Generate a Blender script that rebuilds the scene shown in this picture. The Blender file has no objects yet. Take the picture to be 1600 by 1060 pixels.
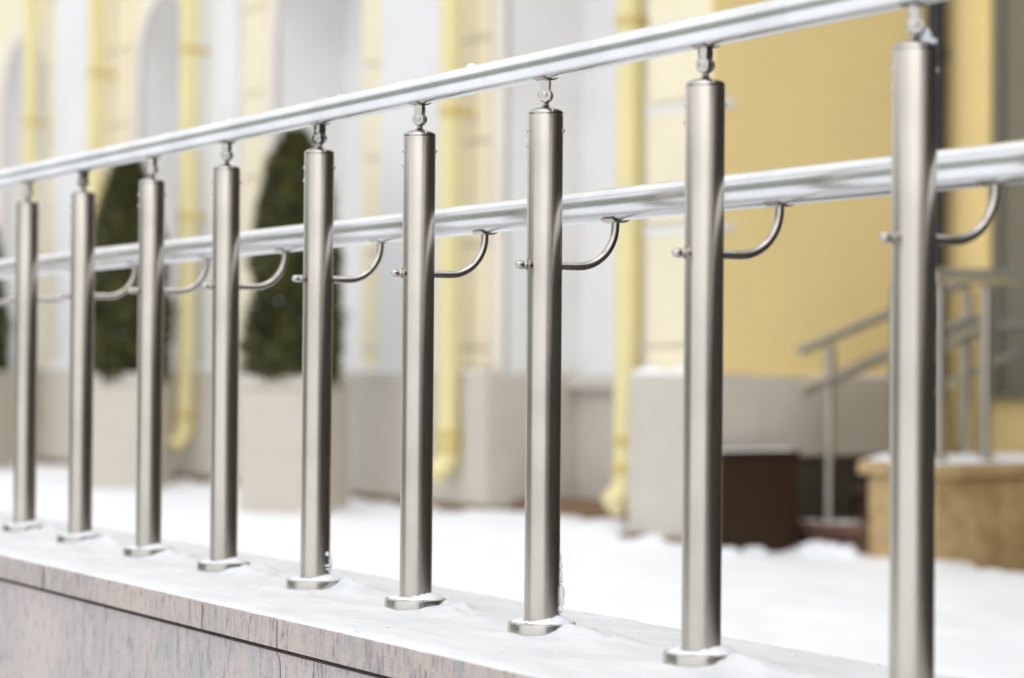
import bpy, bmesh, math, random
from mathutils import Vector, Matrix, noise

random.seed(7)
S = bpy.context.scene
COL = S.collection
R = math.radians

# ------------------------------------------------------------------ camera
YAW, PITCH, ROLL = R(29.477), R(0.732), R(0.445)
fw = Vector((-math.cos(YAW)*math.cos(PITCH), math.sin(YAW)*math.cos(PITCH), math.sin(PITCH)))
rt = fw.cross(Vector((0, 0, 1))).normalized()
up = rt.cross(fw)
rr = math.cos(ROLL)*rt + math.sin(ROLL)*up
uu = -math.sin(ROLL)*rt + math.cos(ROLL)*up
cam = bpy.data.cameras.new('camera')
camo = bpy.data.objects.new('camera', cam)
COL.objects.link(camo)
camo.matrix_world = Matrix(((rr.x, uu.x, -fw.x, 3.366), (rr.y, uu.y, -fw.y, -1.7415),
                            (rr.z, uu.z, -fw.z, 0.357), (0, 0, 0, 1)))
cam.lens = 85.0
cam.sensor_width = 36
cam.clip_start = 0.05
cam.clip_end = 5000
cam.dof.use_dof = True
cam.dof.focus_distance = 3.62
cam.dof.aperture_fstop = 2.95
S.camera = camo

# ------------------------------------------------------------------ sky, sun, exposure
SUN_EL, SUN_AZ = 64.0, 122.0          # azimuth of the sun measured from +Y clockwise
w = bpy.data.worlds.new('World'); S.world = w; w.use_nodes = True
nt = w.node_tree; nt.nodes.clear()
sky = nt.nodes.new('ShaderNodeTexSky'); sky.sky_type = 'NISHITA'; sky.sun_disc = False
sky.sun_elevation = R(SUN_EL); sky.sun_rotation = R(SUN_AZ)
sky.dust_density = 4.0; sky.air_density = 1.0; sky.ozone_density = 1.0
hs = nt.nodes.new('ShaderNodeHueSaturation'); hs.inputs['Saturation'].default_value = 0.16
bg = nt.nodes.new('ShaderNodeBackground'); bg.inputs['Strength'].default_value = 0.13
wo = nt.nodes.new('ShaderNodeOutputWorld')
cl = nt.nodes.new('ShaderNodeMix'); cl.data_type = 'RGBA'      # even white cloud cover over the sky
cl.inputs['Factor'].default_value = 0.8; cl.inputs['B'].default_value = (7.4, 7.53, 7.78, 1)
nt.links.new(sky.outputs[0], hs.inputs['Color']); nt.links.new(hs.outputs[0], cl.inputs['A']); nt.links.new(cl.outputs['Result'], bg.inputs[0])
nt.links.new(bg.outputs[0], wo.inputs[0])
sl = bpy.data.lights.new('sun', 'SUN'); sl.energy = 0.5; sl.angle = R(80); sl.color = (1.0, 0.985, 0.965)
so = bpy.data.objects.new('sun', sl); COL.objects.link(so)
sd = Vector((math.sin(R(SUN_AZ))*math.cos(R(SUN_EL)), math.cos(R(SUN_AZ))*math.cos(R(SUN_EL)), math.sin(R(SUN_EL))))
so.rotation_euler = sd.to_track_quat('Z', 'Y').to_euler()
so.location = (0, -10, 12)
S.view_settings.view_transform = 'Standard'; S.view_settings.look = 'None'
S.view_settings.gamma = 1.0; S.view_settings.use_curve_mapping = False
S.view_settings.exposure = 0.61

# ------------------------------------------------------------------ materials
def mat(name, col, rough=0.6, metal=0.0, var=0.0, vscale=8.0, vstretch=(1, 1, 1), col2=None,
        bump=0.0, bscale=60.0, spec=0.5, aniso=0.0):
    m = bpy.data.materials.new(name); m.use_nodes = True
    n = m.node_tree.nodes; l = m.node_tree.links
    p = n['Principled BSDF']
    p.inputs['Base Color'].default_value = (*col, 1)
    p.inputs['Roughness'].default_value = rough
    p.inputs['Metallic'].default_value = metal
    p.inputs['Specular IOR Level'].default_value = spec
    tc = n.new('ShaderNodeTexCoord'); mp = n.new('ShaderNodeMapping')
    mp.inputs['Scale'].default_value = vstretch
    geo = n.new('ShaderNodeNewGeometry')
    l.new(geo.outputs['Position'], mp.inputs['Vector'])
    if var > 0 or col2:
        nz = n.new('ShaderNodeTexNoise'); nz.inputs['Scale'].default_value = vscale
        nz.inputs['Detail'].default_value = 6; nz.inputs['Roughness'].default_value = 0.62
        l.new(mp.outputs[0], nz.inputs['Vector'])
        mx = n.new('ShaderNodeMix'); mx.data_type = 'RGBA'
        c2 = col2 if col2 else tuple(max(0, c*(1-var)) for c in col)
        mx.inputs['A'].default_value = (*c2, 1); mx.inputs['B'].default_value = (*col, 1)
        rp = n.new('ShaderNodeMapRange'); rp.inputs['From Min'].default_value = 0.35; rp.inputs['From Max'].default_value = 0.65
        l.new(nz.outputs['Fac'], rp.inputs['Value']); l.new(rp.outputs[0], mx.inputs['Factor'])
        l.new(mx.outputs['Result'], p.inputs['Base Color'])
    if bump > 0:
        nb = n.new('ShaderNodeTexNoise'); nb.inputs['Scale'].default_value = bscale; nb.inputs['Detail'].default_value = 5
        l.new(mp.outputs[0], nb.inputs['Vector'])
        b = n.new('ShaderNodeBump'); b.inputs['Strength'].default_value = bump; b.inputs['Distance'].default_value = 0.01
        l.new(nb.outputs['Fac'], b.inputs['Height']); l.new(b.outputs[0], p.inputs['Normal'])
    if aniso > 0:
        tg = n.new('ShaderNodeTangent'); tg.direction_type = 'RADIAL'; tg.axis = 'Z'
        p.inputs['Anisotropic'].default_value = aniso
        l.new(tg.outputs[0], p.inputs['Tangent'])
    return m

def brushed(name, col, rough, var, stretch, scale, aniso=0.0):
    """steel whose roughness wanders along fine brush lines"""
    m = mat(name, col, rough, 1.0, aniso=aniso)
    n = m.node_tree.nodes; l = m.node_tree.links; p = n['Principled BSDF']
    tc = n.new('ShaderNodeTexCoord'); mp = n.new('ShaderNodeMapping'); mp.inputs['Scale'].default_value = stretch
    l.new(tc.outputs['Object'], mp.inputs['Vector'])
    nz = n.new('ShaderNodeTexNoise'); nz.inputs['Scale'].default_value = scale; nz.inputs['Detail'].default_value = 5
    l.new(mp.outputs[0], nz.inputs['Vector'])
    rp = n.new('ShaderNodeMapRange'); rp.inputs['From Min'].default_value = 0.3; rp.inputs['From Max'].default_value = 0.7
    rp.inputs['To Min'].default_value = rough-var; rp.inputs['To Max'].default_value = rough+var
    l.new(nz.outputs['Fac'], rp.inputs['Value']); l.new(rp.outputs[0], p.inputs['Roughness'])
    # cloudy wear in the sheen
    n2 = n.new('ShaderNodeTexNoise'); n2.inputs['Scale'].default_value = 7; n2.inputs['Detail'].default_value = 4
    g = n.new('ShaderNodeNewGeometry'); l.new(g.outputs['Position'], n2.inputs['Vector'])
    mx = n.new('ShaderNodeMix'); mx.data_type = 'RGBA'
    mx.inputs['A'].default_value = (*[c*0.86 for c in col], 1); mx.inputs['B'].default_value = (*col, 1)
    r2 = n.new('ShaderNodeMapRange'); r2.inputs['From Min'].default_value = 0.35; r2.inputs['From Max'].default_value = 0.6
    l.new(n2.outputs['Fac'], r2.inputs['Value']); l.new(r2.outputs[0], mx.inputs['Factor']); l.new(mx.outputs['Result'], p.inputs['Base Color'])
    return m

def granite(name, a, b, dark):
    """pinkish grey granite with upright streaks"""
    m = mat(name, a, 0.55)
    n = m.node_tree.nodes; l = m.node_tree.links; p = n['Principled BSDF']
    g = n.new('ShaderNodeNewGeometry')
    oi = n.new('ShaderNodeObjectInfo')
    off = n.new('ShaderNodeVectorMath'); off.operation = 'ADD'
    sc = n.new('ShaderNodeVectorMath'); sc.operation = 'SCALE'; sc.inputs['Scale'].default_value = 9.0
    cmb = n.new('ShaderNodeCombineXYZ')
    for k in range(3): l.new(oi.outputs['Random'], cmb.inputs[k])
    l.new(cmb.outputs[0], sc.inputs[0]); l.new(g.outputs['Position'], off.inputs[0]); l.new(sc.outputs[0], off.inputs[1])
    def nz(scale, st, det, dist=0.0):
        mp = n.new('ShaderNodeMapping'); mp.inputs['Scale'].default_value = st
        mp.inputs['Rotation'].default_value = (0, R(7), 0)
        l.new(off.outputs[0], mp.inputs['Vector'])
        t = n.new('ShaderNodeTexNoise'); t.inputs['Scale'].default_value = scale; t.inputs['Detail'].default_value = det
        t.inputs['Distortion'].default_value = dist
        l.new(mp.outputs[0], t.inputs['Vector']); return t
    def mix(fac, lo, hi, A, B):
        r = n.new('ShaderNodeMapRange'); r.inputs['From Min'].default_value = lo; r.inputs['From Max'].default_value = hi
        l.new(fac, r.inputs['Value'])
        x = n.new('ShaderNodeMix'); x.data_type = 'RGBA'
        for k, v in (('A', A), ('B', B)):
            if isinstance(v, tuple): x.inputs[k].default_value = (*v, 1)
            else: l.new(v, x.inputs[k])
        l.new(r.outputs[0], x.inputs['Factor']); return x.outputs['Result']
    s1 = nz(60, (1, 1, .20), 8, 0.9); s2 = nz(120, (1, 1, .22), 7, 0.6); s3 = nz(3.2, (1, 1, .5), 3); s4 = nz(420, (1, 1, .6), 3)
    base = mix(s1.outputs['Fac'], .44, .58, a, b)
    base = mix(s3.outputs['Fac'], .50, .72, base, tuple(c*1.06 for c in a))
    base = mix(s2.outputs['Fac'], .54, .68, base, dark)
    base = mix(s4.outputs['Fac'], .56, .72, base, dark)
    l.new(base, p.inputs['Base Color'])
    bp = n.new('ShaderNodeBump'); bp.inputs['Strength'].default_value = 0.25; bp.inputs['Distance'].default_value = 0.003
    l.new(s2.outputs['Fac'], bp.inputs['Height']); l.new(bp.outputs[0], p.inputs['Normal'])
    return m

def snow_mat(name, col, bump=0.3):
    m = mat(name, col, 0.55, var=(0.04 if bump > .2 else .12), vscale=(2.2 if bump > .2 else 9), vstretch=(.6, 1.3, 1), spec=0.25)
    n = m.node_tree.nodes; l = m.node_tree.links; p = n['Principled BSDF']
    g = n.new('ShaderNodeNewGeometry')
    a = n.new('ShaderNodeTexNoise'); a.inputs['Scale'].default_value = 70; a.inputs['Detail'].default_value = 9; a.inputs['Roughness'].default_value = .78
    l.new(g.outputs['Position'], a.inputs['Vector'])
    b = n.new('ShaderNodeBump'); b.inputs['Strength'].default_value = bump; b.inputs['Distance'].default_value = 0.006
    l.new(a.outputs['Fac'], b.inputs['Height']); l.new(b.outputs[0], p.inputs['Normal'])
    return m

M = {}
M['post'] = brushed('satin_steel', (.535, .495, .44), .28, .013, (12, 12, .3), 34)
M['rail'] = brushed('rail_steel', (.80, .80, .802), .27, .008, (.3, 12, 12), 30)
M['chrome'] = brushed('polished_steel', (.48, .455, .42), .10, .03, (1, 1, 1), 30)
M['satin'] = brushed('dull_steel', (.54, .52, .485), .27, .05, (1, 1, 1), 60)
M['rod'] = brushed('rod_steel', (.60, .56, .51), .26, .04, (1, 1, 1), 40)
M['granite'] = granite('pink_granite', (.46, .38, .34), (.34, .32, .315), (.19, .17, .165))
M['granite2'] = granite('grey_pink_granite', (.48, .41, .385), (.38, .37, .37), (.235, .22, .225))
M['joint'] = mat('dark_joint', (.045, .038, .03), .9)
M['snow'] = snow_mat('fresh_snow', (.875, .895, .935))
M['frost'] = snow_mat('thin_frosty_snow', (.775, .79, .81), .19)
M['cream'] = mat('cream_paint', (.87, .785, .57), .75, var=.09, vscale=1.6)
M['white'] = mat('white_paint', (.80, .80, .80), .75, var=.07, vscale=1.6)
M['trim'] = mat('ivory_paint', (.80, .74, .67), .75, var=.07, vscale=1.6)
M['reveal'] = mat('pale_grey_paint', (.82, .81, .795), .8, var=.08, vscale=1.5)
M['ochre'] = mat('ochre_paint', (.93, .735, .34), .75, var=.05, vscale=2.2, bump=.1, bscale=90)
M['plinth'] = mat('beige_stone', (.60, .555, .485), .7, var=.08, vscale=7, bump=.1)
M['plinth_grey'] = mat('grey_beige_stone', (.63, .575, .49), .7, var=.08, vscale=7)
M['brown'] = mat('brown_stone', (.22, .13, .06), .7, var=.3, vscale=9)
M['darkbrown'] = mat('dark_brown_panel', (.040, .022, .011), .6, var=.15, vscale=4, spec=.2)
M['pipe'] = mat('yellow_pipe_paint', (.80, .70, .36), .45, var=.06, vscale=5)
M['clamp'] = mat('ochre_clamp', (.62, .48, .17), .5)
M['pot'] = mat('beige_pot', (.60, .55, .475), .6, var=.05, vscale=6, bump=.05)
M['soil'] = mat('dark_soil', (.05, .035, .02), .95)
M['bark'] = mat('bark', (.10, .065, .04), .9, var=.3, vscale=30)
M['leaf'] = mat('thuja_green', (.12, .118, .026), .7, col2=(.024, .030, .007), vscale=9)
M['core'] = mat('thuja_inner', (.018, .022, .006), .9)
M['ochre_stone'] = mat('ochre_granite', (.56, .41, .215), .65, col2=(.40, .265, .115), vscale=11, bump=.2)
M['red_stone'] = mat('red_brown_stone', (.16, .085, .055), .65, var=.25, vscale=12)
M['dark_stone_and_shade'] = mat('dark_grey_stone_and_shade', (.085, .075, .055), .75, var=.2, vscale=8)
M['darkpipe'] = mat('navy_pipe', (.018, .022, .030), .5)
M['grey_panel'] = mat('grey_window_blind', (.22, .21, .165), .5, var=.09, vscale=1.6)
M['frame'] = mat('grey_window_frame', (.20, .19, .15), .5)
M['glass'] = mat('dark_glass', (.02, .02, .018), .12)
M['street_wall'] = mat('street_grey_wall', (.31, .335, .27), .8, var=.1, vscale=1)
M['added_paving'] = mat('added_dark_paving', (.06, .05, .04), .5, var=.3, vscale=4)
M['added_porch_stone'] = mat('added_porch_brown', (.085, .064, .045), .7, var=.25, vscale=3)

# ------------------------------------------------------------------ helpers
def tag(o, label=None, cat=None, group=None, kind=None):
    if label: o['label'] = label
    if cat: o['category'] = cat
    if group: o['group'] = group
    if kind: o['kind'] = kind
    return o

def empty(name, loc=(0, 0, 0)):
    o = bpy.data.objects.new(name, None); COL.objects.link(o); o.location = loc; o.empty_display_size = .1
    return o

def link(name, bm, m, parent=None, smooth=None, loc=(0, 0, 0)):
    me = bpy.data.meshes.new(name)
    bmesh.ops.recalc_face_normals(bm, faces=bm.faces)
    bm.to_mesh(me); bm.free()
    if isinstance(m, (list, tuple)):
        for x in m: me.materials.append(x)
    else: me.materials.append(m)
    if smooth is not None:
        me.polygons.foreach_set('use_smooth', [True]*len(me.polygons))
        me.set_sharp_from_angle(angle=R(smooth))
    o = bpy.data.objects.new(name, me); COL.objects.link(o)
    o.location = loc
    if parent: o.parent = parent
    return o

def box(bm, x0, x1, y0, y1, z0, z1, bev=0.0):
    t = bmesh.new()
    v = [t.verts.new(p) for p in ((x0, y0, z0), (x1, y0, z0), (x1, y1, z0), (x0, y1, z0), (x0, y0, z1), (x1, y0, z1), (x1, y1, z1), (x0, y1, z1))]
    for f in ((0, 3, 2, 1), (4, 5, 6, 7), (0, 1, 5, 4), (1, 2, 6, 5), (2, 3, 7, 6), (3, 0, 4, 7)): t.faces.new([v[i] for i in f])
    if bev: bmesh.ops.bevel(t, geom=t.edges[:], offset=bev, segments=2, affect='EDGES', profile=.5)
    merge(bm, t)

def merge(bm, t):
    me = bpy.data.meshes.new('tmp'); t.to_mesh(me); t.free(); bm.from_mesh(me); bpy.data.meshes.remove(me)

def boxobj(name, dims, m, parent=None, bev=0.0):
    bm = bmesh.new(); box(bm, *dims, bev); return link(name, bm, m, parent)

def prism(bm, pts, y0, y1):
    """polygon in XZ pushed through Y"""
    a = [bm.verts.new((x, y0, z)) for x, z in pts]; b = [bm.verts.new((x, y1, z)) for x, z in pts]
    bm.faces.new(a); bm.faces.new(b[::-1]); n = len(pts)
    for i in range(n): bm.faces.new((a[i], b[i], b[(i+1) % n], a[(i+1) % n]))

def lathe(bm, prof, segs=40, c=(0, 0, 0), axis='Z', capped=True):
    rings = []
    for r, h in prof:
        ring = []
        for k in range(segs):
            a = 2*math.pi*k/segs; u, v = r*math.cos(a), r*math.sin(a)
            p = (u, v, h) if axis == 'Z' else ((u, h, v) if axis == 'Y' else (h, u, v))
            ring.append(bm.verts.new((p[0]+c[0], p[1]+c[1], p[2]+c[2])))
        rings.append(ring)
    for i in range(len(rings)-1):
        for k in range(segs):
            bm.faces.new((rings[i][k], rings[i][(k+1) % segs], rings[i+1][(k+1) % segs], rings[i+1][k]))
    if capped:
        bm.faces.new(rings[0][::-1]); bm.faces.new(rings[-1])

def tube(bm, pts, r, segs=16, caps=True):
    pts = [Vector(p) for p in pts]; rings = []
    prev = None
    for i, p in enumerate(pts):
        t = ((pts[min(i+1, len(pts)-1)]-p).normalized() + (p-pts[max(i-1, 0)]).normalized()).normalized()
        if prev is None:
            s = t.cross(Vector((0, 0, 1)) if abs(t.z) < .9 else Vector((1, 0, 0))).normalized()
        else:
            s = (prev - t*prev.dot(t)).normalized()
        prev = s; q = t.cross(s)
        rad = r[i] if isinstance(r, (list, tuple)) else r
        rings.append([bm.verts.new(p + rad*(math.cos(2*math.pi*k/segs)*s + math.sin(2*math.pi*k/segs)*q)) for k in range(segs)])
    for i in range(len(rings)-1):
        for k in range(segs):
            bm.faces.new((rings[i][k], rings[i][(k+1) % segs], rings[i+1][(k+1) % segs], rings[i+1][k]))
    if caps: bm.faces.new(rings[0][::-1]); bm.faces.new(rings[-1])

def blob(bm, c, rad, seed, sub=2, amp=.35, freq=1.6):
    t = bmesh.new(); bmesh.ops.create_icosphere(t, subdivisions=sub, radius=1)
    for v in t.verts:
        n = noise.noise(v.co*freq + Vector((seed*3.1, seed*1.7, seed*.9)))
        k = 1 + amp*n
        v.co = Vector((v.co.x*rad[0]*k + c[0], v.co.y*rad[1]*k + c[1], v.co.z*rad[2]*k + c[2]))
    merge(bm, t)

def fbm(x, y, s, seed=0.0):
    return noise.fractal(Vector((x*s, y*s, seed)), 1.0, 2.0, 5)

# ------------------------------------------------------------------ setting: street, terrace
bm = bmesh.new()
v = [bm.verts.new(p) for p in ((-1500, -1500, -1.35), (1500, -1500, -1.35), (1500, 1500, -1.35), (-1500, 1500, -1.35))]; bm.faces.new(v)
tag(link('street_ground', bm, M['snow']), kind='structure')

TZ = -.42
def height(x, y):
    h = TZ + .022*fbm(x, y, .9, 3.3) + .018*fbm(x, y, 3.5, 9.1) + .010*fbm(x, y, 9, 2.2)
    # drifts blown against the building
    wall = 4.15 if x < -5.8 else 4.0
    if x < -5.2:
        d = wall - y
        h += (.05 + .05*max(0, fbm(x, 0, 1.7, 5.0)) + .05*max(0, fbm(x, 1, 5.0, 8.0)))*math.exp(-max(d, 0)/.22)
    elif x < -4.1:
        h += (.02 + .03*max(0, fbm(x, 0, 4, 7.0)))*math.exp(-max(4.35-y, 0)/.15)
    return h
bm = bmesh.new(); rows = []
ys = [.15 + i*.055 for i in range(82)]
xs = []; x = -24.0
while x < 6.0:
    xs.append(x); x += .06 if -17 < x < -2 else .2
for yy in ys: rows.append([bm.verts.new((xx, yy, height(xx, yy))) for xx in xs])
for j in range(len(rows)-1):
    for i in range(len(xs)-1): bm.faces.new((rows[j][i], rows[j][i+1], rows[j+1][i+1], rows[j+1][i]))
tag(link('snowy_terrace', bm, M['snow'], smooth=60), kind='structure')
bm = bmesh.new(); box(bm, -24, 60, .192, 14, -1.34, -.505)
tag(link('terrace_base', bm, M['dark_stone_and_shade']), kind='structure')
bm = bmesh.new(); box(bm, -.9, 60, .193, 4.6, -.50, -.385)
tag(link('added_dark_pavement', bm, M['added_paving']), kind='structure')  # unseen dark ground, added so the posts mirror it instead of snow

# ------------------------------------------------------------------ parapet wall
DZ = -.018                            # coping top below the datum of the posts
par = empty('parapet_wall', (0, 0, -1.35+DZ))
tag(par, 'low wall clad in pinkish grey streaked granite with snowy coping under the steel railing', 'wall')
def pbox(name, dims, m, bev=0.0, parent=par):
    x0, x1, y0, y1, z0, z1 = dims
    o = boxobj(name, (x0, x1, y0, y1, z0+1.35, z1+1.35), m, parent, bev); return o
pbox('wall_core', (-12, 4, -.19, .19, -1.30, -.052), M['joint'])
cj = [-12, -9.6, -7.2, -5.1, -3.6, -2.36, -1.113, -.314, -.014, 1.3, 2.7, 4.0]
pbox('joint_filler', (-12, 4, -.2366, .23, -.0508, -.0100), M['joint'])
pbox('joint_filler', (-12, 4, -.2246, -.1905, -1.27, -.066), M['joint'])
for a, b in zip(cj, cj[1:]):
    dy = random.uniform(-.0002, .0002)
    pbox('coping_slab', (a+(.0042 if a == -1.113 else .0024), b-(.0042 if b == -1.113 else .0024), -.238+dy, .238, -.051, -.0065), M['granite'], .0010)
# cladding panels, one with a jagged broken edge
pj = [-12, -9.8, -7.4, -5.6, -4.2, -3.1, -1.95, -.914, -.040, .095, .85, 1.8, 2.9, 4.0]
crack = [(0, 0), (.012, -.012), (.014, -.035), (.006, -.06), (-.002, -.1), (-.009, -.16), (-.004, -.24), (-.012, -.34), (-.006, -.5), (-.01, -.7), (-.004, -1.29)]
for i, (a, b) in enumerate(zip(pj, pj[1:])):
    g = .0015
    y0, y1 = -.226+random.uniform(-.0002, .0002), -.192
    L = [(a+g, 0), (a+g, -1.27)]; Rr = [(b-g, 0), (b-g, -1.27)]
    if abs(a+.040) < 1e-6: L = [(a+dx+.0024, dz) for dx, dz in crack]
    if abs(b+.040) < 1e-6: Rr = [(b+dx-.0024, dz) for dx, dz in crack]
    top = -.0602+1.35
    pts = [(x, top+z) for x, z in L] + [(x, top+z) for x, z in Rr[::-1]]
    bm = bmesh.new(); prism(bm, pts, y0, y1)
    link('cladding_panel', bm, M['granite2'], par)

# ------------------------------------------------------------------ railing
PX = [-3.16, -2.76, -2.36, -1.956, -1.582, -1.178, -.793, -.391, -.016, .378, .784, 1.208, 1.61]
rail = empty('railing', (0, 0, 0))
tag(rail, 'long stainless steel railing with round posts and two handrails on the granite parapet', 'railing')
PR, PH = .0254, .73
def post_mesh():
    bm = bmesh.new()
    lathe(bm, [(PR, -.008), (PR, PH-.009), (PR-.0006, PH-.0078)], 48)
    return bm
def cap_mesh():
    bm = bmesh.new()
    lathe(bm, [(PR-.001, PH-.008), (PR+.0001, PH-.0072), (PR+.0001, PH-.0042), (PR-.002, PH-.0012), (PR*.75, PH+.001), (PR*.45, PH+.0028), (.0072, PH+.0042), (.0055, PH+.0058), (.0046, PH+.010)], 48)
    return bm
def flange_mesh():
    bm = bmesh.new()
    lathe(bm, [(.0490, DZ-.002), (.0490, DZ+.0130), (.0484, DZ+.0146), (.0468, DZ+.0155), (.029, DZ+.0175), (.0272, DZ+.0195), (PR+.0004, DZ+.020)], 56)
    return bm
def joint_mesh():
    """stem, tongue, forked ears with a pin, and the block under the saddle"""
    bm = bmesh.new(); z = PH
    lathe(bm, [(.0052, z+.004), (.0044, z+.009), (.0042, z+.014)], 20)
    t = bmesh.new(); lathe(t, [(.0035, -.0021), (.0085, -.0021), (.0088, 0), (.0085, .0021), (.0035, .0021)], 24, axis='X'); 
    bmesh.ops.translate(t, verts=t.verts, vec=(0, 0, z+.0205)); merge(bm, t)
    for s in (-1, 1):
        t = bmesh.new(); lathe(t, [(.002, -.0024), (.0096, -.0024), (.0102, -.0012), (.0102, .0016), (.0092, .0028), (.004, .0034)], 28, axis='X')
        bmesh.ops.translate(t, verts=t.verts, vec=(s*.0058, 0, z+.0205)); merge(bm, t)
        box(bm, s*.0058-.0026, s*.0058+.0026, -.0062, .0062, z+.0215, z+.036, .0008)
    t = bmesh.new(); lathe(t, [(.0032, -.0112), (.0044, -.0104), (.0044, .0104), (.0032, .0112)], 16, axis='X')
    bmesh.ops.translate(t, verts=t.verts, vec=(0, 0, z+.0205)); merge(bm, t)
    box(bm, -.0086, .0086, -.0068, .0068, z+.0315, z+.0425, .001)
    return bm
def saddle_mesh(zc, R_, half, width):
    """curved plate hugging the underside of a rail whose centre height is zc"""
    bm = bmesh.new(); n = 10; rows = []
    for k in range(n+1):
        a = -math.pi/2 + (k/n-.5)*2*half
        rows.append([[bm.verts.new((sx*width, r*math.cos(a), zc+r*math.sin(a))) for sx in (-1, -.5, .5, 1)] for r in (R_+.0003, R_+.0022)])
    for k in range(n):
        for i in range(3):
            for j in (0, 1):
                bm.faces.new((rows[k][j][i], rows[k][j][i+1], rows[k+1][j][i+1], rows[k+1][j][i]))
        for i in (0, 3): bm.faces.new((rows[k][0][i], rows[k][1][i], rows[k+1][1][i], rows[k+1][0][i]))
    for k in (0, n):
        for i in range(3): bm.faces.new((rows[k][0][i], rows[k][0][i+1], rows[k][1][i+1], rows[k][1][i]))
    return bm
def screw_mesh():
    bm = bmesh.new(); lathe(bm, [(.0034, -.001), (.0034, .0009), (.0024, .0020), (.0008, .0024)], 14, axis='Y'); return bm
RR, RL = .0214, .0245
ZU = PH+.0432+RR                    # upper rail centre
YL, ZL = .119, .5745+RL             # lower rail centre
def arm_mesh():
    bm = bmesh.new(); r = .062; pts = [(0, -.03, .508), (0, .0, .508), (0, .03, .508), (0, YL-r, .508)]
    for k in range(1, 13):
        a = k/12*math.pi/2
        pts.append((0, YL-r+r*math.sin(a), .508+r-r*math.cos(a)))
    pts.append((0, YL, .5735))
    tube(bm, pts, .0060, 16); return bm
def nut_mesh():
    bm = bmesh.new()
    t = bmesh.new(); lathe(t, [(.0080, -.0250), (.0080, -.0275)], 24, axis='Y'); merge(bm, t)
    t = bmesh.new(); lathe(t, [(.0066, -.0276), (.0070, -.0282), (.0070, -.0355), (.0064, -.0365)], 6, axis='Y'); merge(bm, t)
    t = bmesh.new(); lathe(t, [(.0062, -.0362), (.0062, -.0410), (.0054, -.0445), (.0036, -.0468), (.0012, -.048)], 20, axis='Y'); merge(bm, t)
    bmesh.ops.translate(bm, verts=bm.verts, vec=(0, 0, .508))
    return bm
me = {}
def shared(key, name, build, m, parent, smooth=35, loc=(0, 0, 0), rotz=0):
    if key not in me:
        o = link(name, build(), m, parent, smooth=smooth); me[key] = o.data
    else:
        o = bpy.data.objects.new(name, me[key]); COL.objects.link(o); o.parent = parent
    o.location = loc; o.rotation_euler = (0, 0, rotz); return o
for i, px in enumerate(PX):
    rj = random.uniform(-.35, .35) if i not in (8, 9) else (0.12 if i == 8 else .25)
    p = shared('post', 'post', post_mesh, M['post'], rail, loc=(px, 0, 0), rotz=random.uniform(0, 6.28))
    p.rotation_euler[0] = random.uniform(-.0015, .0015); p.rotation_euler[1] = random.uniform(-.002, .002)
    br = p.rotation_euler[2]
    shared('cap', 'post_cap', cap_mesh, M['chrome'], p)
    shared('flange', 'base_flange', flange_mesh, M['satin'], p)
    j = shared('joint', 'pivot_joint', joint_mesh, M['chrome'], p, rotz=-br+rj-.95)
    shared('saddle_u', 'saddle', lambda: saddle_mesh(ZU, RR, .62, .0135), M['chrome'], p, rotz=-br)
    for s in (-1, 1):
        a = R(60 if s > 0 else 240)+random.uniform(-.12, .12)
        for dz in ((-.030,) if s > 0 else (-.030, -.052)):
            sc = shared('screw', 'screw', screw_mesh, M['rod'], p, loc=(PR*math.cos(a-br), PR*math.sin(a-br), PH+dz), rotz=a-br-math.pi/2)
    rot = random.uniform(-.06, .06) + (.22 if i in (3, 4) else 0)
    b = shared('arm', 'rail_bracket', arm_mesh, M['rod'], rail, loc=(px, 0, random.uniform(-.002, .002)), rotz=0)
    shared('nut', 'acorn_nut', nut_mesh, M['chrome'], b)
    shared('saddle_l', 'saddle', lambda: saddle_mesh(ZL, RL, .66, .016), M['rod'], b, loc=(0, YL, 0))
def railseg(name, x0, x1, y, z, rad):
    bm = bmesh.new(); n = max(2, int((x1-x0)/.25)); tube(bm, [(x0+(x1-x0)*k/n, y, z) for k in range(n+1)], rad, 56)
    link(name, bm, M['rail'], rail, smooth=40)
for a, b in ((-7, -3.55), (-3.549, .98), (.9806, 3.0)): railseg('handrail', a, b, 0, ZU, RR)
for a, b in ((-7, -2.62), (-2.619, -.142), (-.1414, 3.0)): railseg('lower_rail', a, b, YL, ZL, RL)

# ------------------------------------------------------------------ thin snow on the coping, flanges and rail
bm = bmesh.new(); rows = []
x = -5.0; gx = []
while x < 2.6:
    gx.append(x); x += .007 if x > -1.6 else .012
gy = [-.2375 + i*.0075 for i in range(64)]
near = lambda xx: [q for q in PX if abs(q-xx) < .22]
for j, yy in enumerate(gy):
    row = []
    for xx in gx:
        h = -.0026 + .0008*fbm(xx, yy, 7, 1.0) + .0007*abs(fbm(xx*.6, yy*2, 5, 4.0))
        pl = fbm(xx, yy*1.6, 14, 6.0)
        if pl > .2: h += min(.0016, (pl-.2)*.008)
        e = min(yy-gy[0], gy[-1]-yy)
        rag = .006+.006*fbm(xx, 0, 28, 2.0)
        h -= .0055*math.exp(-max(0, e-rag*.3)/.006)
        for q in near(xx):
            dx, dy = xx-q, yy
            n = .75+.6*fbm(xx, yy, 30, q)
            h += .019*n*math.exp(-((dx-.065)**2/.0030+(dy-.028)**2/.0022))
            h += .006*n*math.exp(-((dx-.14)**2/.006+(dy-.03)**2/.002))
            h += .0045*n*math.exp(-((dx+.02)**2/.012+(dy+.055)**2/.0006))
        row.append(bm.verts.new((xx, yy, h+DZ)))
    rows.append(row)
for j in range(len(rows)-1):
    for i in range(len(gx)-1): bm.faces.new((rows[j][i], rows[j][i+1], rows[j+1][i+1], rows[j+1][i]))
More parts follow.
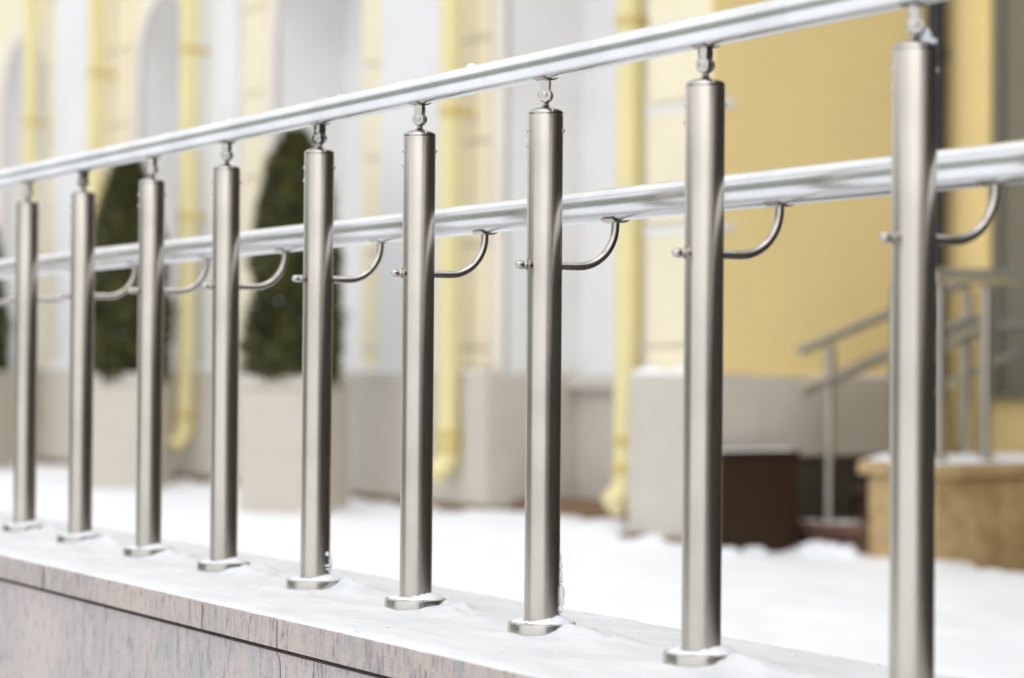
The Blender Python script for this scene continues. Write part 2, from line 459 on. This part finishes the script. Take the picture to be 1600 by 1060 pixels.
tag(link('frosty_snow', bm, M['frost'], smooth=50), 'thin greyish layer of snow lying on top of the granite coping', 'snow', kind='stuff')

bm = bmesh.new()
for i, q in enumerate(PX):          # snow caps lying on the flanges
    n, segs = 7, 44; rings = []
    for a in range(n+1):
        f = a/n; ring = []
        for k in range(segs):
            t = 2*math.pi*k/segs; c, s = math.cos(t), math.sin(t)
            ro = .0455+.0022*fbm(c*2+q*7, s*2, 1.2, i*1.3)
            r = PR-.001 + (ro-PR+.001)*f
            lee = max(0, c*.75+s*.66)
            hh = (.0025+.006*lee+.002*fbm(c*3+i, s*3, 1.5, q))*(1-f**2.4) + .0016*(1-f)
            ring.append(bm.verts.new((q+r*c, r*s, DZ+.0152+max(.0006, hh) - (.0014 if a == n else 0))))
        rings.append(ring)
    for a in range(n):
        for k in range(segs): bm.faces.new((rings[a][k], rings[a][(k+1) % segs], rings[a+1][(k+1) % segs], rings[a+1][k]))
# crusts stuck to two posts and lumps on rail and cap
def crust(q, ang, z, w_, h_, d_, seed):
    blob(bm, (q+(PR+d_*.2)*math.cos(ang), (PR+d_*.2)*math.sin(ang), z+DZ), (max(w_*abs(math.sin(ang)), d_), max(w_*abs(math.cos(ang)), d_), h_), seed, 3, .55, 2.3)
A = R(58)
for k, (da, z, w_, h_, d_) in enumerate(((0, .052, .006, .017, .005), (.05, .079, .0035, .009, .0032), (.0, .096, .003, .007, .0025), (-.1, .034, .006, .006, .003), (.1, .108, .002, .004, .002))):
    crust(.378, A+da, z, w_, h_, d_, 3+k)
for k, (da, z, w_, h_, d_) in enumerate(((-.55, .060, .0040, .0036, .0022), (-.1, .045, .004, .012, .0035), (-.55, .040, .007, .0016, .0014), (-.5, .034, .006, .0016, .0014), (-.25, .031, .004, .003, .002))):
    crust(-.391, A+da, z, w_, h_, d_, 23+k)
blob(bm, (1.212, .012, PH+.007), (.008, .007, .011), 51, 3, .4)
blob(bm, (1.218, .014, PH+.001), (.009, .007, .005), 52, 3, .4)
for k in range(34):
    xx = random.uniform(-2.2, 1.2); blob(bm, (xx, random.uniform(-.006, .006), ZU+RR), (random.uniform(.0012, .005), random.uniform(.0012, .003), random.uniform(.0008, .0018)), 60+k, 2, .4)
blob(bm, (.155, 0, ZU+RR), (.008, .006, .004), 80, 3, .4)
for k in range(150):                 # loose crumbs
    xx = random.uniform(-2.3, 2.0); yy = random.uniform(-.22, .22)
    r = random.uniform(.0008, .0024); blob(bm, (xx, yy, DZ-.001), (r*1.3, r*1.3, r), 100+k, 1, .5)
tag(link('fresh_snow', bm, M['snow'], smooth=60), 'small caps and crumbs of white snow on the flanges, posts and handrail', 'snow', kind='stuff')

# ------------------------------------------------------------------ arcaded building
bld = empty('arcaded_building', (-9, 4.3, -.5)); OB = Vector((-9, 4.3, -.5))
tag(bld, 'cream and white building with arched niches, banded piers and beige stone plinth', 'building')
def B(name, dims, m, bev=0.0):
    x0, x1, y0, y1, z0, z1 = dims
    return boxobj(name, (x0-OB.x, x1-OB.x, y0-OB.y, y1-OB.y, z0-OB.z, z1-OB.z), m, bld, bev)
Y0, YB, TOP = 4.3, 4.74, 6.2
niches = [(-7.39, -6.06), (-10.28, -9.03), (-12.62, -11.62), (-15.72, -14.58), (-18.6, -17.4)]
ZS = 2.40
def BM(name, bm, m, smooth=None):
    bmesh.ops.translate(bm, verts=bm.verts, vec=-OB); return link(name, bm, m, bld, smooth)
# wall: piers and arch heads, niche linings in their own paint
bm = bmesh.new()
edges = [-24.0] + sorted([v for n in niches for v in n]) + [-5.245]
for a, b in zip(edges[0::2], edges[1::2]):
    prism(bm, [(a, -.5), (b, -.5), (b, ZS), (a, ZS)], Y0, 5.4)
xs_all = [-24.0]
for a, b in sorted(niches):
    r = (b-a)/2; c = (a+b)/2; top = ZS + min(r, .58)*1.0
    arc = [(c-r*math.cos(math.pi*k/28), ZS+(top-ZS)*math.sin(math.pi*k/28)) for k in range(29)]
    prism(bm, arc + [(b, 3.3), (a, 3.3)], Y0, 5.4)
for a, b in zip(edges[0::2], edges[1::2]): prism(bm, [(a, ZS), (b, ZS), (b, 3.3), (a, 3.3)], Y0, 5.4)
prism(bm, [(-24, 3.3), (-5.245, 3.3), (-5.245, TOP), (-24, TOP)], Y0, 5.4)
bmesh.ops.recalc_face_normals(bm, faces=bm.faces)
for f in bm.faces:
    c = f.calc_center_median()
    f.material_index = 1 if (abs(f.normal.y) < .5 and c.x < -5.3 and c.z < 3.2) else 0
BM('wall', bm, [M['cream'], M['reveal']])
for a, b in niches:
    B('niche_back', (a+.001, b-.001, YB, YB+.1, .33, 3.1), M['reveal'])
    B('niche_dado', (a+.034, b-.034, YB-.03, YB+.1, -.5, .26), M['plinth'])
    B('niche_sill', (a+.034, b-.034, YB-.10, YB+.09, .262, .328), M['plinth'], .006)
    # ivory surround round the arch
    bm = bmesh.new(); r = (b-a)/2; c = (a+b)/2; t = .13; hh = min(r, .58)
    inn = [(a, .345)] + [(c-r*math.cos(math.pi*k/28), ZS+hh*math.sin(math.pi*k/28)) for k in range(29)] + [(b, .345)]
    out = [(a-t, .345)] + [(c-(r+t)*math.cos(math.pi*k/28), ZS+(hh+t)*math.sin(math.pi*k/28)) for k in range(29)] + [(b+t, .345)]
    va = [bm.verts.new((x, Y0-.02, z)) for x, z in inn]; vb = [bm.verts.new((x, Y0-.02, z)) for x, z in out]
    wa = [bm.verts.new((x, Y0+.01, z)) for x, z in inn]; wb = [bm.verts.new((x, Y0+.01, z)) for x, z in out]
    for i in range(len(inn)-1):
        bm.faces.new((va[i], va[i+1], vb[i+1], vb[i])); bm.faces.new((va[i], wa[i], wa[i+1], va[i+1])); bm.faces.new((vb[i], vb[i+1], wb[i+1], wb[i]))
    BM('arch_surround', bm, M['trim'])
# white pilaster strips
for a, b in ((-8.74, -8.03), (-11.42, -10.80), (-14.33, -13.62)):
    B('pilaster', (a, b, Y0-.055, Y0+.02, .345, 5.4), M['white'], .006)
# banded cream piers: blocks with recessed joints
courses = [.345, .465, 1.0, 1.535, 2.07, 2.605, 3.14, 3.675, 4.2]
for a, b, pr in ((-8.99, -8.75, .05), (-7.86, -7.53, .05), (-11.60, -11.43, .05), (-14.56, -14.34, .05), (-13.33, -12.76, .05), (-10.78, -10.42, .03), (-5.75, -5.262, .20)):
    for z0, z1 in zip(courses, courses[1:]):
        B('quoin_block', (a, b, Y0-pr, Y0+.02, z0+.010, z1-.010), M['cream'], .01)
    B('joint_band', (a+.012, b-.012, Y0-pr+.022, Y0+.01, .345, 4.2), M['trim'])
# plinth blocks in front of the piers
for a, b, yf in ((-24, -18.57, 4.17), (-17.43, -15.69, 4.17), (-14.61, -12.59, 4.17), (-11.65, -10.25, 4.17), (-9.06, -7.36, 4.17), (-6.09, -5.79, 4.22)):
    B('plinth_block', (a, b, yf, YB+.05, -.5, .342), M['plinth'], .008)
    B('base_course', (a-.02, b+.02, yf-.025, YB+.02, -.5, -.335), M['brown'], .01)
B('plinth_block', (-5.79, -5.205, 4.03, 4.36, -.5, .342), M['plinth'], .008)
B('base_course', (-5.81, -5.19, 4.0, 4.35, -.5, -.365), M['brown'], .01)
for a, b in niches: B('threshold', (a+.05, b-.05, 4.33, YB-.04, -.5, -.30), M['brown'], .01)
# cornice above the arches
B('cornice', (-24, -5.20, Y0-.22, Y0+.02, 4.4, 4.62), M['trim'], .02)
B('roof_edge', (-24, -5.1, Y0-.35, 12, TOP, TOP+.25), M['plinth_grey'], .02)
# return wall and rear wall of the entrance recess
for z in (.975, 1.515, 2.055): B('corner_band', (-5.757, -5.235, 4.094, 4.225, z-.018, z+.018), M['reveal'], .006)
B('return_wall', (-5.2612, -5.241, 4.106, 4.304, .346, TOP), M['ochre'])
B('return_wall', (-5.6, -5.241, 4.305, 5.9, .34, TOP), M['ochre'])
B('return_plinth', (-5.6, -5.205, 4.362, 5.38, -.012, .338), M['plinth_grey'], .006)
B('return_shade_base', (-5.6, -5.232, 4.362, 5.38, -.5, -.014), M['dark_stone_and_shade'])  # dark colour stands in for the shaded void below the plinth
B('rear_wall', (-5.241, -4.94, 5.38, 5.9, -.5, TOP), M['ochre'])
B('rear_wall', (-4.938, -2.22, 5.38, 5.9, -.5, .262), M['ochre'])
B('rear_wall', (-4.938, -2.22, 5.38, 5.9, 3.4, TOP), M['ochre'])
wn = B('window', (-4.936, -2.22, 5.43, 5.5, .264, 3.398), M['grey_panel'])
B('window_sill', (-4.95, -2.22, 5.34, 5.43, .245, .272), M['frame'])
for x in (-4.92, -4.12, -3.34, -2.54): B('window_frame', (x-.015, x+.03, 5.395, 5.429, .275, 3.39), M['frame'])

# unseen dark front further right, added to darken the reflections in the posts
po = empty('added_porch', (1, 4.6, -.5)); tag(po, 'unseen dark brown front added right of the ochre recess, mirrored in the posts', 'porch')
def PB(name, dims, m, bev=0.0):
    x0, x1, y0, y1, z0, z1 = dims
    return boxobj(name, (x0-1, x1-1, y0-4.6, y1-4.6, z0+.5, z1+.5), m, po, bev)
PB('wall', (-2.20, 60, 4.62, 9, -.5, 9.5), M['added_porch_stone'])
for k in range(9):
    x = -1.9+k*1.8
    PB('glass_door', (x, x+1.45, 4.57, 4.615, -.40, 2.6), M['glass']); PB('pier', (x+1.46, x+1.79, 4.50, 4.618, -.5, 3.0), M['added_porch_stone'], .01)
PB('added_wing', (21, 27, -6.0, 4.61, -.85, 9.0), M['added_porch_stone'])  # unseen end block added to widen the dark reflection on the posts
PB('canopy', (-.5, 16, 3.6, 4.60, 3.0, 3.25), M['added_porch_stone'], .02)

# snow on the plinth ledges
bm = bmesh.new()
def ledge(x0, x1, y0, y1, z, t, seed):
    nx = max(3, int((x1-x0)/.05)); ny = max(3, int((y1-y0)/.03)); g = []
    for j in range(ny+1):
        g.append([])
        for i in range(nx+1):
            x, y = x0+(x1-x0)*i/nx, y0+(y1-y0)*j/ny
            e = 0 if (i in (0, nx) or j == 0) else 1
            g[-1].append(bm.verts.new((x+(.01*fbm(y, x, 9, seed) if e else 0), y+(.012*fbm(x, 0, 12, seed) if j == 0 else 0), z+e*t*(.7+.6*fbm(x, y, 7, seed)))))
    for j in range(ny):
        for i in range(nx): bm.faces.new((g[j][i], g[j][i+1], g[j+1][i+1], g[j+1][i]))
ledge(-5.78, -5.22, 4.035, 4.095, .343, .035, 1); ledge(-8.98, -7.44, 4.175, 4.235, .343, .016, 2)
ledge(-11.57, -10.33, 4.175, 4.24, .343, .016, 3); ledge(-14.5, -12.7, 4.175, 4.24, .343, .016, 4); ledge(-7.33, -6.1, 4.65, 4.73, .329, .012, 5)
ledge(-5.245, -5.207, 4.62, 5.37, .339, .008, 6)
tag(link('ledge_snow', bm, M['snow'], smooth=60), 'snow lying on the stone plinth ledges of the building', 'snow', kind='stuff')

# ------------------------------------------------------------------ yellow downpipes
pipes = [(-5.945, 4.13, .063, -.13, (.04, -.09), (1.95,), 'nearest yellow downpipe, thickest in view, beside the cream corner pier'),
         (-7.66, 4.115, .056, -.07, (.02, -.05), (1.69,), 'yellow downpipe between the white strip and cream pier, left of the seventh post'),
         (-11.27, 4.11, .056, -.03, (.05,), (1.33, 2.41), 'yellow downpipe right beside a grey arched niche, behind the fourth steel post'),
         (-13.02, 4.11, .056, -.05, (.05,), (1.33, 2.44), 'yellow downpipe just right of a white strip, above the second steel post'),
         (-14.48, 4.11, .056, -.05, (.05,), (1.2, 2.22), 'leftmost yellow downpipe, in front of the farthest arched niche')]
for (x, y, r, zb, rings, clamps, lab) in pipes:
    e = empty('downpipe', (x, y, zb)); tag(e, lab, 'downpipe', 'yellow downpipes on the facade')
    bm = bmesh.new(); tube(bm, [(0, 0, 0), (0, 0, 2), (0, 0, 4.45-zb)], r, 24); link('pipe', bm, M['pipe'], e, 40)
    bm = bmesh.new(); tube(bm, [(0, 0, .02), (0, 0, -.03), (0, -.012, -.06), (0, -.04, -.09), (0, -.085, -.125)], [r*1.06, r*1.06, r*1.05, r*1.03, r], 24); link('outlet', bm, M['pipe'], e, 50)
    for z in rings:
        bm = bmesh.new(); lathe(bm, [(r*1.02, -.022), (r*1.16, -.018), (r*1.16, .018), (r*1.02, .022)], 24); o = link('collar', bm, M['clamp'], e, 40, (0, 0, z-zb))
    for z in clamps:
        bm = bmesh.new(); lathe(bm, [(r*1.02, -.02), (r*1.14, -.018), (r*1.14, .018), (r*1.02, .02)], 24); box(bm, -.02, .02, r, 4.28-y, -.016, .016); link('clamp', bm, M['clamp'], e, 40, (0, 0, z-zb))

dp = empty('dark_downpipe', (-5.19, 5.285, -.1)); tag(dp, 'black navy pipe standing in the corner of the ochre recess', 'pipe')
bm = bmesh.new(); tube(bm, [(0, 0, 0), (0, 0, 3), (0, 0, 6)], .045, 20); link('pipe', bm, M['darkpipe'], dp, 40)
bm = bmesh.new(); lathe(bm, [(.046, -.03), (.054, -.026), (.054, .026), (.046, .03)], 20); link('collar', bm, M['darkpipe'], dp, 40, (0, 0, 1.9))

# ------------------------------------------------------------------ planters and clipped conifers
def planter_parts(root):
    q = bmesh.new(); box(q, -.23, .23, -.23, .23, -.06, .668, .012); bm = q; link('pot', bm, M['pot'], root)
    for nm, d in (('rim', (-.236, .236, -.236, -.196)), ('rim', (-.236, .236, .196, .236)), ('rim', (-.236, -.196, -.195, .195)), ('rim', (.196, .236, -.195, .195))):
        bm = bmesh.new(); box(bm, *d, .670, .730, .005); link(nm, bm, M['pot'], root)
    bm = bmesh.new(); box(bm, -.195, .195, -.195, .195, .669, .69); link('soil', bm, M['soil'], root)
    bm = bmesh.new()
    for k in range(34):
        t = k/34*4; u = (t % 1)*.42-.21; d = .216
        p = ((u, -d), (d, u), (-u, d), (-d, -u))[int(t)]
        blob(bm, (p[0], p[1], .731), (.03, .03, .007), 500+k, 1, .5)
    tag(link('rim_snow', bm, M['snow'], root, 60), kind='stuff')
H_T = 1.33
def crown_radius(z):
    t = max(0.0, min(1.0, z/H_T))
    return .262*(1-t**3.8)**.85*(.93+.07*math.sin(2.2+t*5)) * (1 if t > .06 else .85+.15*t/.06)
def crown_mesh(seed):
    rnd = random.Random(seed); bm = bmesh.new()
    def lump(a, z): return 1+.24*noise.fractal(Vector((math.cos(a)*1.6, math.sin(a)*1.6, z*3.4+seed)), 1, 2, 3)
    for k in range(11000):
        z = rnd.random()**1.15*H_T*.985+.01; a = rnd.uniform(0, 2*math.pi)
        r = crown_radius(z)*lump(a, z)*(1-.30*rnd.random()**2)
        p = Vector((r*math.cos(a), r*math.sin(a), z))
        out = Vector((math.cos(a), math.sin(a), 0)); side = Vector((-out.y, out.x, 0))
        tip = (out*rnd.uniform(.25, .9)+Vector((0, 0, 1))*rnd.uniform(.4, 1.1)+side*rnd.uniform(-.7, .7)).normalized()
        wv = (side*rnd.uniform(.4, 1)+out*rnd.uniform(-.7, .7)+Vector((0, 0, rnd.uniform(-.4, .4)))).normalized()
        L = rnd.uniform(.03, .07)*(1.5 if k % 9 == 0 else 1); W = rnd.uniform(.008, .016)
        q = [p-wv*W*.4, p+tip*L*.5-wv*W, p+tip*L, p+tip*L*.5+wv*W]
        f = bm.faces.new([bm.verts.new(v) for v in q])
    return bm
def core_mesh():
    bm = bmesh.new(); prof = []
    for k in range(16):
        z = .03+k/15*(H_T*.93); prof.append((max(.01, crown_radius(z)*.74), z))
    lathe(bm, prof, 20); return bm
planters = [(-8.48, 3.625, 1.0, 'beige square planter behind the fifth steel post, nearest and largest of the planters', 'clipped conical evergreen behind the fifth steel post, the tallest in view'),
            (-11.34, 3.74, .97, 'beige square planter behind the third steel post', 'clipped conical evergreen behind the third steel post'),
            (-14.36, 3.66, .95, 'beige square planter at the left edge, farthest away and partly cut off', 'conical evergreen cut off by the left edge of the photo')]
cm = {}
for i, (x, y, sc, lp, lt) in enumerate(planters):
    e = empty('planter', (x, y, TZ)); tag(e, lp, 'planter', 'square planters along the facade'); planter_parts(e); e.rotation_euler[2] = R(45)+random.uniform(-.03, .03)
    t = empty('conical_shrub', (x-.02, y, TZ+.655)); tag(t, lt, 'shrub', 'clipped conical evergreens'); t.rotation_euler[2] = i*2.1; t.scale = (sc*(1.08 if i == 1 else 1), sc*(1.08 if i == 1 else 1), sc*(1.04 if i != 1 else 1.13))
    bm = bmesh.new(); tube(bm, [(0, 0, -.05), (0, 0, .2), (.01, 0, .7), (0, .01, 1.15)], [.03, .027, .018, .006], 10); link('trunk', bm, M['bark'], t, 60)
    c = link('crown', crown_mesh(11+i), M['leaf'], t)
    link('inner_foliage', core_mesh(), M['core'], t)
    rnd = random.Random(i); bm = bmesh.new()
    for k in range(60):
        z = rnd.uniform(.1, 1.2); a = rnd.uniform(0, 6.28); r = crown_radius(z)*.96
        blob(bm, (r*math.cos(a), r*math.sin(a), z), (.014, .014, .006), k+i*40, 1, .6)
    tag(link('snow_dust', bm, M['snow'], t, 60), kind='stuff')

# ------------------------------------------------------------------ entrance stairs
st = empty('entrance_stairs', (-4.9, 4.4, -.5)); tag(st, 'red brown stone steps rising beside the ochre wall', 'stairs')
OS = Vector((-4.9, 4.4, -.5))
for k, (y0, z1) in enumerate(((4.40, -.28), (4.82, -.14), (5.10, 0.0))):
    bm = bmesh.new(); box(bm, -5.18-OS.x, -4.585-OS.x, y0+.03-OS.y, 5.37-OS.y, (-.5 if k == 0 else z1-.14)+.001-OS.z, z1-.042-OS.z); link('riser', bm, M['red_stone'], st)
    bm = bmesh.new(); box(bm, -5.18-OS.x, -4.582-OS.x, y0-OS.y, 5.37-OS.y, z1-.04-OS.z, z1-OS.z, .006); link('tread', bm, M['red_stone'], st)
bm = bmesh.new(); ledge(-5.10, -4.8, 4.45, 4.60, -.281, .007, 9)
for k in range(10): blob(bm, (random.uniform(-4.8, -4.55), random.uniform(4.3, 4.36), -.40), (.06, .04, .05), 300+k, 2, .5)
ledge(-4.58, -4.12, 4.415, 5.9, -.001, .026, 10); ledge(-5.13, -4.95, 3.96, 4.35, .0275, .005, 12)
for k in range(14): blob(bm, (random.uniform(-4.97, -4.9), random.uniform(3.9, 4.15), -.41), (.04, .04, .035), 340+k, 2, .5)
tag(link('stair_snow', bm, M['snow'], smooth=60), 'snow on the stair wall, first step and brown box', 'snow', kind='stuff')

ck = empty('stair_side_wall', (-4.35, 5.2, -.5)); tag(ck, 'low ochre granite wall beside the entrance steps, with steel railing on top', 'wall')
OC = Vector((-4.35, 5.2, -.5))
for nm, d, m, bv in (('wall_block', (-4.570, -4.140, 4.43, 6.0, -.5, -.062), M['ochre_stone'], .008), ('cap_slab', (-4.60, -4.11, 4.395, 6.0, -.060, -.002), M['ochre_stone'], .010)):
    bm = bmesh.new(); box(bm, d[0]-OC.x, d[1]-OC.x, d[2]-OC.y, d[3]-OC.y, d[4]-OC.z, d[5]-OC.z, bv); link(nm, bm, m, ck)

bx = empty('brown_box', (-5.07, 4.1, TZ)); tag(bx, 'dark brown box with snow on its lid beside the stone plinth corner', 'box')
bm = bmesh.new(); box(bm, -.06, .12, -.145, .255, -.06, .42, .006); link('body', bm, M['darkbrown'], bx)
bm = bmesh.new(); box(bm, -.068, .128, -.153, .263, .421, .447, .005); link('lid', bm, M['darkbrown'], bx)

def steel_rail(root, pts, r=.021):
    bm = bmesh.new(); tube(bm, pts, r, 18); link('handrail', bm, M['rail'], root, 40)
def steel_post(root, x, y, z0, z1, r=.0254):
    bm = bmesh.new(); lathe(bm, [(r, 0), (r, z1-z0-.03), (r*.6, z1-z0-.025), (.008, z1-z0-.02), (.008, z1-z0)], 20); p = link('post', bm, M['post'], root, 40, (x, y, z0))
    bm = bmesh.new(); lathe(bm, [(.05, 0), (.05, .012), (.03, .016)], 24); link('base_flange', bm, M['chrome'], p, 40)
s1 = empty('stair_railing', (0, 0, 0)); tag(s1, 'steel stair railing with two sloping rails in front of the ochre wall', 'railing')
steel_rail(s1, [(-4.961, 4.365, .448), (-4.961, 5.25, .757), (-4.961, 5.33, .77)], .026); steel_rail(s1, [(-4.961, 4.365, .272), (-4.961, 5.25, .580), (-4.961, 5.33, .59)], .030)
steel_post(s1, -4.961, 4.526, -.279, .49); steel_post(s1, -4.961, 5.28, 0.0, .75)
s2 = empty('stair_railing', (0, 0, 0)); tag(s2, 'steel stair railing partly hidden behind the side wall railing at the right', 'railing')
steel_rail(s2, [(-4.66, 4.62, .356), (-4.66, 5.08, .540), (-4.66, 5.16, .555), (-4.66, 5.9, .575)], .026); steel_rail(s2, [(-4.66, 4.62, .196), (-4.66, 4.93, .315), (-4.66, 5.35, .46)], .020)
steel_post(s2, -4.66, 4.70, -.28, .38); steel_post(s2, -4.66, 5.02, -.14, .51)
s3 = empty('side_wall_railing', (0, 0, 0)); tag(s3, 'level steel railing standing on the ochre granite side wall at the right edge', 'railing')
path = [(-4.185, 4.445, .740), (-4.185, 4.50, .746), (-4.18, 4.8, .752), (-4.18, 6.0, .765)]
steel_rail(s3, path, .030)
for (x, y) in ((-4.20, 4.495), (-4.188, 4.727), (-4.188, 5.05), (-4.188, 5.4), (-4.47, 4.50)): steel_post(s3, x, y, -.002, .735, .028)

# ------------------------------------------------------------------ far side of the street (seen in the steel only)
for k, (x, y, wx, hy, lab) in enumerate(((-46, -16, 44, 15.0, 'long grey building across the street, mirrored in the handrail'), (-15, -20, 14, 11.0, 'shorter grey building across the street, mirrored in the steel posts'))):
    e = empty('street_building', (x, y, -1.35)); tag(e, lab, 'building')
    bm = bmesh.new(); box(bm, -wx/2, wx/2, -5, 0, 0, hy); link('wall', bm, M['street_wall'], e)
    bm = bmesh.new(); box(bm, -wx/2-.2, wx/2+.2, -5.2, .2, hy, hy+.3); link('roof', bm, M['snow'], e)
    n = int(wx/1.9)
    for i in range(n):
        for j in range(3 if k else 5):
            bm = bmesh.new(); box(bm, -wx/2+.6+i*1.9, -wx/2+1.6+i*1.9, -.02, .03, 1.2+j*2.8, 2.8+j*2.8); link('window', bm, M['glass'], e)
